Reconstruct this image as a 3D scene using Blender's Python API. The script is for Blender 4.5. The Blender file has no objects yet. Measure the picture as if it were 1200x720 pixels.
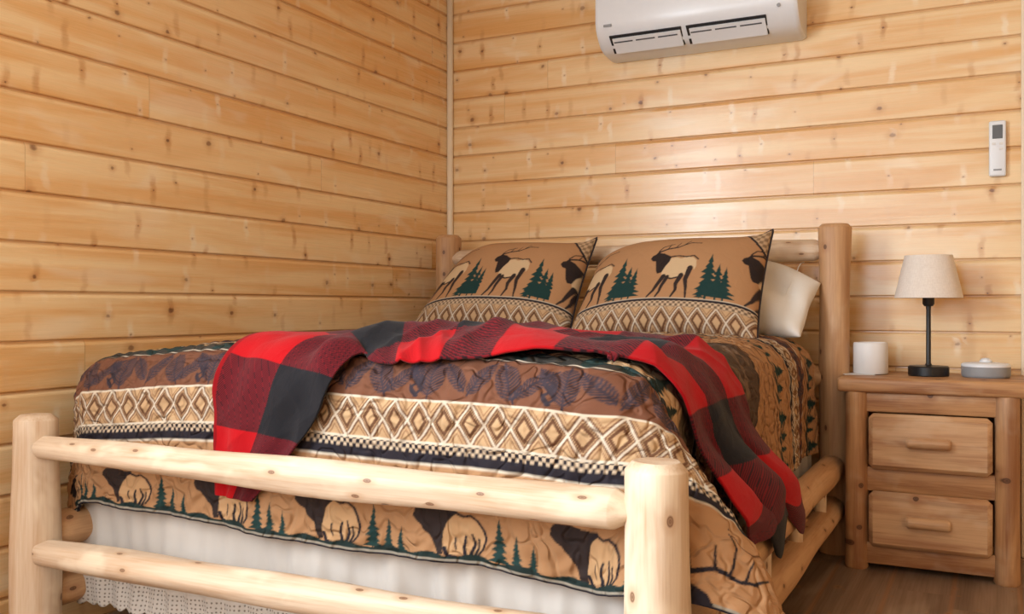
import bpy, bmesh, math, random
import numpy as np
from mathutils import Vector, Matrix
PI = math.pi
random.seed(4)
C = bpy.context.scene.collection

# ------------------------------------------------------------------ helpers
def lin(r, g, b):
    f = lambda c: (c/255/12.92) if c/255 <= .04045 else ((c/255+.055)/1.055)**2.4
    return (f(r), f(g), f(b), 1.0)
def lin3(r, g, b): return np.array(lin(r, g, b)[:3])

def link(name, me, mat, parent=None, smooth=True):
    o = bpy.data.objects.new(name, me); C.objects.link(o)
    if mat: me.materials.append(mat)
    if parent: o.parent = parent
    if smooth and len(me.polygons):
        me.polygons.foreach_set('use_smooth', [True]*len(me.polygons))
    return o
def obj(name, bm, mat, parent=None, smooth=False):
    me = bpy.data.meshes.new(name); bm.normal_update(); bm.to_mesh(me); bm.free()
    return link(name, me, mat, parent, smooth)
def tag(o, label, cat, group=None):
    o['label'] = label; o['category'] = cat
    if group: o['group'] = group
    return o
def thing(name, label, cat, loc=(0, 0, 0), group=None):
    o = bpy.data.objects.new(name, None); C.objects.link(o); o.location = loc
    o.empty_display_size = .05
    return tag(o, label, cat, group)
def struct(o):
    o['kind'] = 'structure'; return o
def autosmooth(o, deg=35):
    me = o.data
    me.polygons.foreach_set('use_smooth', [True]*len(me.polygons))
    bm = bmesh.new(); bm.from_mesh(me)
    for e in bm.edges:
        if len(e.link_faces) == 2 and e.calc_face_angle(0) > math.radians(deg): e.smooth = False
    bm.to_mesh(me); bm.free()
    return o
def box(bm, c, s, bev=0, seg=2):
    r = bmesh.ops.create_cube(bm, size=1)
    vs = r['verts']
    for v in vs: v.co = Vector((v.co.x*s[0]+c[0], v.co.y*s[1]+c[1], v.co.z*s[2]+c[2]))
    if bev:
        es = list({e for v in vs for e in v.link_edges})
        bmesh.ops.bevel(bm, geom=es, offset=bev, segments=seg, affect='EDGES', profile=.5)
def lathe(bm, prof, n=48, c=(0, 0, 0)):
    rings = []
    for (r, z) in prof:
        if r < 1e-6: rings.append([bm.verts.new((c[0], c[1], c[2]+z))])
        else: rings.append([bm.verts.new((c[0]+r*math.cos(2*PI*i/n), c[1]+r*math.sin(2*PI*i/n), c[2]+z)) for i in range(n)])
    for A, B in zip(rings, rings[1:]):
        for i in range(n):
            j = (i+1) % n
            q = [A[i % len(A)], A[j % len(A)], B[j % len(B)], B[i % len(B)]]
            u = []
            for v in q:
                if v not in u: u.append(v)
            if len(u) > 2:
                try: bm.faces.new(u)
                except ValueError: pass
def tube(bm, pts, rad, n=8, closed=False):
    pts = [Vector(p) for p in pts]; N = len(pts); rings = []; up = None
    for i, p in enumerate(pts):
        a = pts[(i-1) % N] if (closed or i > 0) else p
        b = pts[(i+1) % N] if (closed or i < N-1) else p
        t = (b-a).normalized()
        if up is None:
            up = t.orthogonal().normalized()
        up = (up - t*up.dot(t)).normalized(); s = t.cross(up)
        rings.append([bm.verts.new(p+(up*math.cos(2*PI*k/n)+s*math.sin(2*PI*k/n))*rad) for k in range(n)])
    M = N if closed else N-1
    for i in range(M):
        A, B = rings[i], rings[(i+1) % N]
        for k in range(n): bm.faces.new([A[k], A[(k+1) % n], B[(k+1) % n], B[k]])
    if not closed:
        bm.faces.new(rings[0][::-1]); bm.faces.new(rings[-1])
def grid_mesh(name, P, nu, nv, col=None, cloth=None, wrap=False):
    """P: (nu*nv,3) positions, row index u slow, v fast"""
    me = bpy.data.meshes.new(name)
    idx = np.arange(nu*nv).reshape(nu, nv)
    if wrap: idx = np.concatenate([idx, idx[:, :1]], 1)
    f = np.stack([idx[:-1, :-1], idx[1:, :-1], idx[1:, 1:], idx[:-1, 1:]], -1).reshape(-1, 4)
    n = len(f)
    me.vertices.add(nu*nv); me.vertices.foreach_set('co', P.astype(np.float32).ravel())
    me.loops.add(n*4); me.loops.foreach_set('vertex_index', f.astype(np.int32).ravel())
    me.polygons.add(n); me.polygons.foreach_set('loop_start', np.arange(0, n*4, 4, dtype=np.int32))
    me.update(calc_edges=True)
    if col is not None:
        at = me.attributes.new('Col', 'FLOAT_COLOR', 'POINT')
        at.data.foreach_set('color', np.concatenate([col, np.ones((len(col), 1))], 1).astype(np.float32).ravel())
    if cloth is not None:
        at = me.attributes.new('cloth', 'FLOAT_VECTOR', 'POINT')
        at.data.foreach_set('vector', cloth.astype(np.float32).ravel())
    return me

# ------------------------------------------------------------------ node helpers
class NT:
    def __init__(self, name):
        self.m = bpy.data.materials.new(name); self.m.use_nodes = True
        self.t = self.m.node_tree; self.b = self.t.nodes['Principled BSDF']
    def n(self, ty, **kw):
        nd = self.t.nodes.new(ty)
        for k, v in kw.items(): setattr(nd, k, v)
        return nd
    def l(self, a, b): self.t.links.new(a, b)
    def set(self, sock, v):
        if hasattr(v, 'is_output') or isinstance(v, bpy.types.NodeSocket): self.l(v, sock)
        else: sock.default_value = v
    def math(self, op, a, b=0.0, c=None, clamp=False):
        nd = self.n('ShaderNodeMath', operation=op, use_clamp=clamp)
        self.set(nd.inputs[0], a); self.set(nd.inputs[1], b)
        if c is not None: self.set(nd.inputs[2], c)
        return nd.outputs[0]
    def comb(self, x, y, z):
        nd = self.n('ShaderNodeCombineXYZ')
        for s, v in zip(nd.inputs, (x, y, z)): self.set(s, v)
        return nd.outputs[0]
    def sep(self, v):
        nd = self.n('ShaderNodeSeparateXYZ'); self.l(v, nd.inputs[0]); return nd.outputs
    def noise(self, v, scale=1, detail=3, rough=.5, dist=0, dim='3D'):
        nd = self.n('ShaderNodeTexNoise', noise_dimensions=dim)
        if v is not None: self.l(v, nd.inputs['Vector'])
        nd.inputs['Scale'].default_value = scale; nd.inputs['Detail'].default_value = detail
        nd.inputs['Roughness'].default_value = rough; nd.inputs['Distortion'].default_value = dist
        return nd.outputs[0]
    def white(self, v):
        nd = self.n('ShaderNodeTexWhiteNoise', noise_dimensions='3D'); self.l(v, nd.inputs['Vector']); return nd.outputs[0]
    def smooth(self, v, a, b, o0=0.0, o1=1.0):
        nd = self.n('ShaderNodeMapRange', interpolation_type='SMOOTHSTEP')
        self.set(nd.inputs[0], v)
        for i, x in zip((1, 2, 3, 4), (a, b, o0, o1)): self.set(nd.inputs[i], x)
        return nd.outputs[0]
    def mix(self, f, a, b, mode='MIX'):
        nd = self.n('ShaderNodeMix', data_type='RGBA', blend_type=mode)
        self.set(nd.inputs[0], f); self.set(nd.inputs[6], a); self.set(nd.inputs[7], b)
        return nd.outputs[2]
    def bump(self, h, strength=.3, dist=.01):
        nd = self.n('ShaderNodeBump'); self.l(h, nd.inputs['Height'])
        nd.inputs['Strength'].default_value = strength; nd.inputs['Distance'].default_value = dist
        self.l(nd.outputs[0], self.b.inputs['Normal'])
    def coord(self, which='Object'):
        return self.n('ShaderNodeTexCoord').outputs[which]
    def attr(self, name, out='Vector'):
        nd = self.n('ShaderNodeAttribute', attribute_name=name); return nd.outputs[out]
    def fin(self, col=None, rough=.5, spec=.5, **kw):
        if col is not None: self.set(self.b.inputs['Base Color'], col)
        self.set(self.b.inputs['Roughness'], rough); self.b.inputs['Specular IOR Level'].default_value = spec
        for k, v in kw.items(): self.set(self.b.inputs[k.replace('_', ' ')], v)
        return self.m

PLANK = .130; ZG = .909 - .13*7      # first groove height (below floor)
def mat_plank_wall(name, light, mid, knot, seed=0.0, plank=PLANK, z0=ZG, seg=2.7, axis='xz', rough=.25, joint=1.0, figk=.55):
    N = NT(name); s = N.sep(N.coord())
    x, z = (s[0], s[2]) if axis == 'xz' else (s[1], s[0])
    zr = N.math('DIVIDE', N.math('SUBTRACT', z, z0), plank)
    row = N.math('FLOOR', zr)
    rr = N.white(N.comb(row, seed, 3.1))
    xs = N.math('ADD', x, N.math('MULTIPLY', rr, 9.0))
    sg = N.math('DIVIDE', xs, seg)
    cell = N.white(N.comb(row, N.math('FLOOR', sg), 1.7+seed))
    ofs = N.math('MULTIPLY', cell, 37.0)
    big = N.noise(N.comb(N.math('MULTIPLY', xs, 1.1), N.math('MULTIPLY', z, 13), ofs), 1, 3, .5, .7)
    fine = N.noise(N.comb(N.math('MULTIPLY', xs, 3.5), N.math('MULTIPLY', z, 170), ofs), 1, 3, .6, .3)
    pale = N.noise(N.comb(N.math('MULTIPLY', xs, 3.0), N.math('MULTIPLY', z, 9), N.math('ADD', ofs, 11)), 1, 2, .5, .5)
    # knots, each with a lighter or darker figure running across the board
    V = N.n('ShaderNodeTexVoronoi', voronoi_dimensions='2D'); V.inputs['Scale'].default_value = 1
    wob = N.noise(N.comb(N.math('MULTIPLY', xs, 45), N.math('MULTIPLY', z, 45), ofs), 1, 3, .7)
    wb = N.math('MULTIPLY', N.math('SUBTRACT', wob, .5), .10)
    kx = N.math('ADD', N.math('MULTIPLY', xs, 7.0), wb)
    kz = N.math('ADD', N.math('MULTIPLY', z, 9.3), wb)
    N.l(N.comb(kx, kz, 0.0), V.inputs['Vector'])
    d = V.outputs['Distance']; cs = N.n('ShaderNodeSeparateColor'); N.l(V.outputs['Color'], cs.inputs[0])
    pp = N.sep(V.outputs['Position'])
    has = N.math('GREATER_THAN', cs.outputs[0], .30)
    rad = N.math('MULTIPLY_ADD', N.math('POWER', cs.outputs[1], 4.0), .070, .024)
    rel = N.math('DIVIDE', d, rad)
    k = N.math('MULTIPLY', N.smooth(rel, .45, 1.1, 1, 0), has)
    halo = N.math('MULTIPLY', N.smooth(rel, .7, 3.2, 1, 0), has)
    wb2 = N.math('MULTIPLY', N.math('SUBTRACT', N.noise(N.comb(N.math('MULTIPLY', xs, 6), N.math('MULTIPLY', z, 22), ofs), 1, 2), .5), .22)
    adx = N.math('ABSOLUTE', N.math('ADD', N.math('SUBTRACT', kx, pp[0]), wb2))
    fig = N.math('MULTIPLY', N.smooth(adx, .02, .11, 1, 0), N.smooth(d, .1, .55, 1, 0))
    f = N.math('ADD', N.math('MULTIPLY', N.smooth(big, .36, .66), .85), N.math('MULTIPLY', N.smooth(fine, .35, .75), .30))
    f = N.math('ADD', f, N.math('MULTIPLY', cell, .35)); f = N.math('MULTIPLY', f, .80, clamp=True)
    c = N.mix(f, light, mid)
    c = N.mix(N.math('MULTIPLY', N.smooth(pale, .58, .72), .40 if figk else .08), c, lin(248, 232, 206))
    c = N.mix(N.math('MULTIPLY', fig, N.math('MULTIPLY', N.math('POWER', cs.outputs[2], 3.0), figk*1.3)), c, lin(196, 138, 84))
    c = N.mix(N.math('MULTIPLY', fig, N.math('MULTIPLY', N.math('POWER', N.math('SUBTRACT', 1.0, cs.outputs[2]), 4.0), figk*1.2)), c, lin(250, 234, 208))
    c = N.mix(N.math('MULTIPLY', halo, .36), c, lin(190, 128, 72))
    c = N.mix(N.math('MULTIPLY', k, N.math('MULTIPLY_ADD', cs.outputs[2], .35, .5)), c, knot)
    fr = N.math('FRACT', sg)
    jl = N.math('MULTIPLY', N.math('LESS_THAN', fr, .0010), .35*joint)
    c = N.mix(jl, c, lin(150, 98, 55))
    # soft shadow line of the groove, painted into the colour as orange-brown
    g = N.math('ABSOLUTE', N.math('SUBTRACT', N.math('FRACT', N.math('ADD', zr, .5)), .5))
    c = N.mix(N.smooth(g, .015, .06, .40, 0), c, lin(176, 112, 58))
    h = N.math('ADD', N.math('MULTIPLY', fine, .3), N.math('MULTIPLY', k, -.5))
    N.bump(h, .12, .004)
    return N.fin(c, N.math('MULTIPLY_ADD', fine, .18, rough-.06), .5, Coat_Weight=.35, Coat_Roughness=.2)

def mat_log(name, light, mid, dark, patch=.5, rough=.5, scale=1.0, knots=.5, flat=False, grain=.6):
    N = NT(name); s = N.sep(N.coord())
    oi = N.n('ShaderNodeObjectInfo').outputs['Random']; ofs = N.math('MULTIPLY', oi, 40.0)
    x, y, z = s
    zz = N.math('ADD', z, ofs)
    v1 = N.comb(N.math('MULTIPLY', x, 22*scale), N.math('MULTIPLY', y, 22*scale), N.math('MULTIPLY', zz, 2.2*scale))
    v2 = N.comb(N.math('MULTIPLY', x, 190*scale), N.math('MULTIPLY', y, 190*scale), N.math('MULTIPLY', zz, 6*scale))
    big = N.noise(v1, 1, 4, .55, .8); fine = N.noise(v2, 1, 3, .6, .2)
    pv = N.comb(N.math('MULTIPLY', x, 9), N.math('MULTIPLY', y, 9), N.math('MULTIPLY', zz, 5))
    pat = N.noise(pv, 1, 3, .6, .3)
    V = N.n('ShaderNodeTexVoronoi', voronoi_dimensions='3D'); V.inputs['Scale'].default_value = 1
    V.voronoi_dimensions = '2D'
    ar = N.math('ARCTAN2', y, x) if not flat else N.math('MULTIPLY', N.math('ADD', x, y), 9.0)
    N.l(N.comb(N.math('MULTIPLY_ADD', ar, .62, ofs), N.math('MULTIPLY', zz, 7.5*scale), 0.0), V.inputs['Vector'])
    cs = N.n('ShaderNodeSeparateColor'); N.l(V.outputs['Color'], cs.inputs[0])
    d = N.math('ADD', V.outputs['Distance'], N.math('MULTIPLY', N.math('SUBTRACT', big, .5), .05))
    has = N.math('LESS_THAN', cs.outputs[0], knots)
    k = N.math('MULTIPLY', N.smooth(d, .05, .085, 1, 0), has)
    halo = N.math('MULTIPLY', N.smooth(d, .07, .24, 1, 0), has)
    ring = N.math('MULTIPLY', N.math('SINE', N.math('MULTIPLY', d, 150)), .5)
    c = N.mix(N.math('ADD', N.math('MULTIPLY', N.smooth(big, .35, .7), grain), N.math('MULTIPLY', N.smooth(fine, .4, .75), .35)), light, mid)
    c = N.mix(N.math('MULTIPLY', N.smooth(pat, .52, .66), patch), c, lin(240, 222, 196))
    c = N.mix(N.math('MULTIPLY', halo, .55), c, mid)
    c = N.mix(N.math('MULTIPLY', k, N.math('MULTIPLY_ADD', ring, .25, .82)), c, dark)
    N.bump(N.math('ADD', N.math('MULTIPLY', fine, .4), N.math('MULTIPLY', big, .8)), .2, .006)
    return N.fin(c, rough, .4)

def mat_fabric(name, use_col=True, color=None, rough=.85, weave=900, bumpk=.15, sheen=.2, quilt=None, extra=None):
    N = NT(name)
    if use_col:
        c = N.attr('Col', 'Color'); v = N.attr('cloth')
    else:
        c = color; v = N.coord()
    fib = N.noise(v, weave, 2, .6)
    cc = N.mix(N.math('MULTIPLY', fib, .35), c, (0, 0, 0, 1), 'MIX') if use_col else N.mix(N.math('MULTIPLY', fib, .12), c, (0, 0, 0, 1))
    h = N.math('MULTIPLY', fib, .12)
    if quilt:
        q = N.noise(v, quilt, 0.0, .4, .6)
        ch = N.smooth(N.math('ABSOLUTE', N.math('SUBTRACT', q, .5)), 0.0, .13)
        h = N.math('ADD', h, ch)
    if extra:
        h = N.math('ADD', h, N.math('MULTIPLY', N.noise(v, extra, 3, .5, .6), 1.2))
    N.bump(h, bumpk, .012)
    return N.fin(cc, rough, .25, Sheen_Weight=sheen)
def mat_plain(name, col, rough=.5, spec=.5, noise=0, **kw):
    N = NT(name)
    c = N.mix(N.math('MULTIPLY', N.noise(N.coord(), noise or 40, 3), .10 if noise else .04), col, (0, 0, 0, 1))
    return N.fin(c, rough, spec, **kw)

M = {}
M['wall'] = mat_plank_wall('pine_planks', lin(245, 216, 170), lin(228, 174, 110), lin(108, 64, 36))
M['floor'] = mat_plank_wall('oak_laminate', lin(158, 132, 110), lin(112, 90, 72), lin(70, 48, 36), 5.0, .18, -3.0, 1.2, 'yx', .38, .7, 0.0)
M['ceiling'] = mat_plain('painted_ceiling', lin(238, 230, 216), .8)
M['trim'] = mat_plain('pale_trim', lin(240, 222, 196), .45)
M['log'] = mat_log('peeled_log', lin(216, 193, 168), lin(188, 150, 116), lin(122, 86, 62))
M['logdark'] = mat_log('darker_log', lin(206, 164, 122), lin(172, 124, 86), lin(96, 60, 38), .1)  # log tone darker and more orange than the peeled one
M['night'] = mat_log('nightstand_cedar', lin(196, 148, 102), lin(150, 100, 64), lin(84, 50, 32), .12, .45, 1.0, .3, True, .85)
M['night2'] = mat_log('drawer_cedar', lin(216, 174, 132), lin(176, 126, 88), lin(84, 50, 32), .2, .45, .9, .3, True, .9)
M['white_plastic'] = mat_plain('white_plastic', lin(233, 237, 243), .28)
M['grey_plastic'] = mat_plain('grey_plastic', lin(150, 152, 156), .5)
M['dark_plastic'] = mat_plain('dark_plastic', lin(34, 34, 38), .5)
M['lcd'] = mat_plain('grey_display', lin(92, 96, 102), .25)
M['black_metal'] = mat_plain('black_metal', lin(24, 24, 27), .38)
M['white_ceramic'] = mat_plain('white_matt', lin(236, 234, 234), .6)
M['paper'] = mat_plain('white_card', lin(228, 226, 224), .7)
M['white_cotton'] = mat_fabric('white_cotton', False, lin(236, 230, 222), .9, 400, .25, .1, None, 9)
M['mattress'] = mat_fabric('mattress_ticking', False, lin(225, 222, 216), .9, 500)
M['quilt'] = mat_fabric('printed_quilt', True, None, .8, 1400, .6, .0, 24)
M['sham'] = mat_fabric('printed_sham', True, None, .85, 1400, .10, .0, 28, None)
M['piping'] = mat_fabric('dark_piping', False, lin(44, 34, 34), .8)
M['throw'] = mat_fabric('plaid_fleece', True, None, .95, 700, .3, .06, None, 22)

# ------------------------------------------------------------------ camera
H = .87; YAW = math.radians(27.14); F = 1110.0
cam = bpy.data.cameras.new('camera'); co = bpy.data.objects.new('camera', cam); C.objects.link(co)
cam.sensor_width = 36; cam.lens = F/1200*36; cam.clip_start = .02
co.location = (0, 0, H); co.rotation_euler = (PI/2, 0, YAW)
bpy.context.scene.camera = co

# ------------------------------------------------------------------ room
XL, YB, ZT = -2.244, 3.744, 2.45
XR, YF = 1.75, -1.5
def plank_wall(name, L, holes, loc, rz, thick=.08):
    """local x along the wall, local -y is the room side, profiled planks with V grooves"""
    prof = []
    zs = [ZG+PLANK*i for i in range(-1, 30)]
    for g in zs:
        for dz, dep in ((-.014, 0), (-.009, .0012), (-.0035, .0050), (.0016, .0055), (.0030, .0015), (.0060, 0)):
            prof.append((g+dz, dep))
    bm = bmesh.new()
    def strip(x0, x1, z0, z1):
        pts = [(z0, 0)]+[p for p in prof if z0+1e-4 < p[0] < z1-1e-4]+[(z1, 0)]
        a = [bm.verts.new((x0, d, z)) for z, d in pts]; b = [bm.verts.new((x1, d, z)) for z, d in pts]
        for i in range(len(pts)-1): bm.faces.new([a[i], b[i], b[i+1], a[i+1]])
        c = [bm.verts.new(q) for q in ((x0, thick, z0), (x1, thick, z0), (x1, thick, z1), (x0, thick, z1))]
        bm.faces.new(c[::-1])
        bm.faces.new([a[0], c[0], c[1], b[0]]); bm.faces.new([a[-1], b[-1], c[2], c[3]])
        bm.faces.new(list(reversed(a))[::-1]+[c[3], c[0]]) ; bm.faces.new(b[::-1]+[c[1], c[2]])
    x = 0
    for (h0, h1, z0, z1) in holes:
        strip(x, h0, 0, ZT)
        if z0 > 0: strip(h0, h1, 0, z0)
        strip(h0, h1, z1, ZT); x = h1
    strip(x, L, 0, ZT)
    o = obj(name, bm, M['wall']); o.location = loc; o.rotation_euler = (0, 0, rz)
    return struct(o)
LW = YB-YF
# wall_left: local x runs +Y, room side (-local y) must face +X  -> rotate +90
plank_wall('wall_left', LW, [(.45, 2.05, .925, 2.375)], (XL, YF, 0), PI/2)
plank_wall('wall_back', XR-XL, [], (XL, YB, 0), 0)
plank_wall('wall_right', LW, [], (XR, YB, 0), -PI/2)
plank_wall('wall_front', XR-XL, [(1.9, 3.7, .8, 2.1)], (XR, YF, 0), PI)
bm = bmesh.new(); box(bm, ((XL+XR)/2, (YF+YB)/2, -.02), (XR-XL+.2, YB-YF+.2, .04)); struct(obj('floor', bm, M['floor']))
bm = bmesh.new(); box(bm, ((XL+XR)/2, (YF+YB)/2, ZT+.02), (XR-XL+.2, YB-YF+.2, .04)); struct(obj('ceiling', bm, M['ceiling']))
# corner bead and the casing at the right
bm = bmesh.new(); tube(bm, [(XL+.013, YB-.013, .0), (XL+.013, YB-.013, ZT)], .0145, 16); struct(obj('trim_1', bm, M['trim'], smooth=True))
bm = bmesh.new(); box(bm, (.073+.045, YB-.010, ZT/2), (.09, .02, ZT-.002), .003); struct(obj('trim_2', bm, M['trim']))
def window(name, cx, cz, w, h, loc, rz):
    e = bpy.data.objects.new(name, None); C.objects.link(e); e.location = loc; e.rotation_euler = (0, 0, rz); struct(e)
    bm = bmesh.new()
    for sx in (-1, 1): box(bm, (sx*(w/2-.02), .0, 0), (.06, .12, h), .004)
    for sz in (-1, 1): box(bm, (0, .0, sz*(h/2-.02)), (w-.10, .12, .06), .004)
    box(bm, (0, .02, 0), (.03, .04, h-.1), .003)
    obj('window_frame', bm, M['trim'], e)
    return e
window('window_1', 0, 0, 1.6, 1.45, (XL-.04, YF+1.25, 1.65), PI/2)
window('window_2', 0, 0, 1.8, 1.3, (XR-2.8, YF-.04, 1.45), 0)

# ------------------------------------------------------------------ bed frame
bed = thing('log_bed', 'peeled log bed frame with round posts and rails along the left wall', 'bed', (-1.315, 2.53, 0))
BO = Vector(bed.location)
def log(name, p0, p1, r0, r1, mat, parent, origin, seed, ch0=(.02, .02), ch1=(.02, .02), lab=None, wob=.004, n=40):
    """log along local z from p0 to p1; ch = (inset radius, length) of the chamfer at each end"""
    rnd = random.Random(seed)
    p0 = Vector(p0); p1 = Vector(p1); L = (p1-p0).length
    ph = [rnd.uniform(0, 6.28) for _ in range(8)]
    def rad(z, a):
        t = z/L; r = r0+(r1-r0)*t
        return r+wob*(.6*math.sin(z*5+ph[0])+.4*math.sin(z*11+ph[1])+.5*math.sin(2*a+z*3+ph[2])+.35*math.sin(3*a-z*4+ph[3])+.25*math.sin(5*a+z*6+ph[4]))
    st = [(0, ch0[0]), (ch0[1]*.9, ch0[0]*.06), (ch0[1], 0)]
    m = max(6, int(L/.04))
    for i in range(1, m): st.append((ch0[1]+(L-ch0[1]-ch1[1])*i/m, 0))
    st += [(L-ch1[1], 0), (L-ch1[1]*.9, ch1[0]*.06), (L-ch1[1]*.15, ch1[0]*.9), (L, ch1[0]*1.15)]
    bm = bmesh.new(); rings = []
    for z, ins in st:
        rings.append([bm.verts.new(((rad(z, a)-ins)*math.cos(a), (rad(z, a)-ins)*math.sin(a), z)) for a in [2*PI*k/n for k in range(n)]])
    for A, B in zip(rings, rings[1:]):
        for k in range(n): bm.faces.new([A[k], A[(k+1) % n], B[(k+1) % n], B[k]])
    bm.faces.new(rings[0][::-1]); bm.faces.new(rings[-1])
    o = obj(name, bm, mat, parent, True); autosmooth(o, 32)
    o.location = p0-origin
    o.rotation_mode = 'QUATERNION'
    o.rotation_quaternion = Vector((0, 0, 1)).rotation_difference((p1-p0).normalized())
    if lab: o['label'] = lab
    return o
PXL, PXR, PYF, PYH = -2.114, -.515, 1.546, 3.52
log('post', (PXL, PYF, 0), (PXL, PYF, .605), .0545, .052, M['log'], bed, BO, 1, (.004, .006), (.014, .014))
log('post', (PXR, PYF, 0), (PXR, PYF, .608), .055, .052, M['log'], bed, BO, 2, (.004, .006), (.012, .016))
log('post', (PXL, PYH, 0), (PXL, PYH, 1.18), .056, .052, M['logdark'], bed, BO, 3, (.004, .006), (.012, .014))
log('post', (PXR, PYH, 0), (PXR, PYH, 1.165), .056, .054, M['logdark'], bed, BO, 4, (.004, .006), (.012, .014))
log('foot_rail', (PXL+.035, PYF-.012, .527), (PXR-.04, PYF-.012, .520), .033, .0355, M['log'], bed, BO, 5, (.008, .012), (.016, .036))
log('foot_rail', (PXL+.03, PYF-.012, .271), (PXR-.04, PYF-.012, .285), .034, .038, M['log'], bed, BO, 6, (.008, .012), (.016, .036))
log('head_rail', (PXL+.04, PYH, 1.075), (PXR-.04, PYH, 1.075), .038, .038, M['log'], bed, BO, 7, (.01, .03), (.012, .03))
log('head_rail', (PXL+.04, PYH, .62), (PXR-.04, PYH, .62), .04, .04, M['logdark'], bed, BO, 8, (.01, .03), (.012, .03))
for x in (PXL, PXR):
    log('side_rail', (x, PYF+.04, .31), (x, PYH-.04, .31), .048, .046, M['logdark'], bed, BO, 9, (.01, .03), (.01, .03))
    log('side_rail', (x, PYF+.04, .155), (x, PYH-.04, .165), .044, .044, M['logdark'], bed, BO, 10, (.01, .03), (.01, .03))
    for k in range(4):
        y = PYF+.4+k*.42
        log('spindle', (x, y, .17), (x, y, .30), .02, .02, M['log'], bed, BO, 20+k, (.002, .004), (.002, .004), wob=.001, n=16)
for k in range(6):
    bm = bmesh.new(); box(bm, (0, 0, 0), (abs(PXR-PXL)-.03, .09, .02), .003)
    o = obj('slat', bm, M['logdark'], bed); o.location = Vector(((PXL+PXR)/2, 1.75+k*.32, .195))-BO

# ------------------------------------------------------------------ box spring, skirt, mattress
bm = bmesh.new(); box(bm, (-1.315, 2.57, .3225), (1.42, 1.74, .235), .02, 3)
tag(obj('box_spring', bm, M['mattress'], smooth=True), 'pale box spring inside the log bed frame under the mattress', 'box spring')
bm = bmesh.new(); box(bm, (-1.32, 2.575, .585), (1.43, 1.75, .28), .08, 5)
tag(obj('mattress', bm, M['mattress'], smooth=True), 'thick mattress under the printed quilt on the box spring', 'mattress')

def mat_skirt():
    N = NT('satin_skirt'); v = N.attr('cloth'); s = N.sep(v)
    # eyelet lace near the hem: round holes and embroidered bumps
    lace = N.smooth(s[1], .085, .075)
    V = N.n('ShaderNodeTexVoronoi', voronoi_dimensions='2D'); V.inputs['Scale'].default_value = 95; V.inputs['Randomness'].default_value = .25
    N.l(v, V.inputs['Vector'])
    e = N.smooth(V.outputs['Distance'], .12, .30)
    c = N.mix(N.math('MULTIPLY', lace, N.math('SUBTRACT', 1.0, e)), lin(200, 192, 184), lin(130, 120, 110))
    h = N.math('ADD', N.math('MULTIPLY', N.math('MULTIPLY', lace, e), 1.0), N.math('MULTIPLY', N.noise(v, 900, 2), .05))
    N.bump(h, .35, .004)
    return N.fin(c, N.math('MULTIPLY_ADD', lace, .4, .36), .5, Sheen_Weight=.15)
M['skirt'] = mat_skirt()
def skirt():
    x0, x1, y0, y1 = -2.095, -.585, 1.675, 3.40
    # path: left side (short), foot, right side
    L1, L2, L3 = .25, x1-x0, y1-y0
    nu, nv = 1500, 60
    l = np.linspace(0, L1+L2+L3, nu)[:, None]*np.ones((1, nv)); z = np.linspace(.40, .10, nv)[None, :]*np.ones((nu, 1))
    onf = np.clip(l-L1, 0, L2); ons = np.clip(l-L1-L2, 0, L3); onl = np.clip(L1-l, 0, L1)
    X = x0+onf; Y = y0+onl+ons
    R = .03  # rounded corners through normals
    nx = np.where(l < L1, -1., np.where(l > L1+L2, 1., 0.)); ny = np.where((l >= L1) & (l <= L1+L2), -1., 0.)
    k = 21; ker = np.ones(k)/k
    sm = lambda A: np.apply_along_axis(lambda c: np.convolve(np.pad(c, k//2, 'edge'), ker, 'valid'), 0, A)
    nx, ny = sm(nx), sm(ny)
    down = (.40-z)/.30
    wave = 1.7*(.007*np.sin(l*23+2.1*np.sin(l*5))+.006*np.sin(l*49+3*np.sin(l*9)+1)*(.5+.5*np.sin(l*6.3))+.003*np.sin(l*97+1.3+z*9)+.004*np.sin(l*14+z*22))
    amp = wave*(.35+.75*down)+.012*down
    X = X+nx*amp; Y = Y+ny*amp
    # scalloped hem
    sc = np.abs(np.sin(l*PI/.034)); hem = .118-.010*sc
    q = (z-.10)/.30
    Z = hem+q*(.40-hem)
    P = np.stack([X, Y, Z], -1).reshape(-1, 3)
    cl = np.stack([l, Z-.10, 0*l], -1).reshape(-1, 3)
    me = grid_mesh('bed_skirt', P, nu, nv, None, cl)
    o = link('bed_skirt', me, M['skirt'])
    md = o.modifiers.new('thickness', 'SOLIDIFY'); md.thickness = .002
    tag(o, 'pale satin bed skirt with scalloped lace hem below the quilt', 'bed skirt')
skirt()

# ------------------------------------------------------------------ motifs (evaluated point by point)
def inpoly(x, y, pts):
    pts = np.asarray(pts, float); r = np.zeros(x.shape, bool)
    m = (x >= pts[:, 0].min()) & (x <= pts[:, 0].max()) & (y >= pts[:, 1].min()) & (y <= pts[:, 1].max())
    if not m.any(): return r
    X, Y = x[m], y[m]; c = np.zeros(X.shape, bool)
    for (x0, y0), (x1, y1) in zip(pts, np.roll(pts, -1, 0)):
        if y0 == y1: continue
        c ^= ((y0 > Y) != (y1 > Y)) & (X < (x1-x0)*(Y-y0)/(y1-y0)+x0)
    r[m] = c; return r
def stroke(x, y, pts, w0, w1=None):
    """distance to a polyline below a tapering half width"""
    w1 = w0 if w1 is None else w1; r = np.zeros(x.shape, bool); n = len(pts)-1
    for i in range(n):
        (ax, ay), (bx, by) = pts[i], pts[i+1]
        dx, dy = bx-ax, by-ay; L = dx*dx+dy*dy+1e-12
        t = np.clip(((x-ax)*dx+(y-ay)*dy)/L, 0, 1)
        d = np.hypot(x-ax-t*dx, y-ay-t*dy)
        r |= d < w0+(w1-w0)*(i+t)/n
    return r
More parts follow.
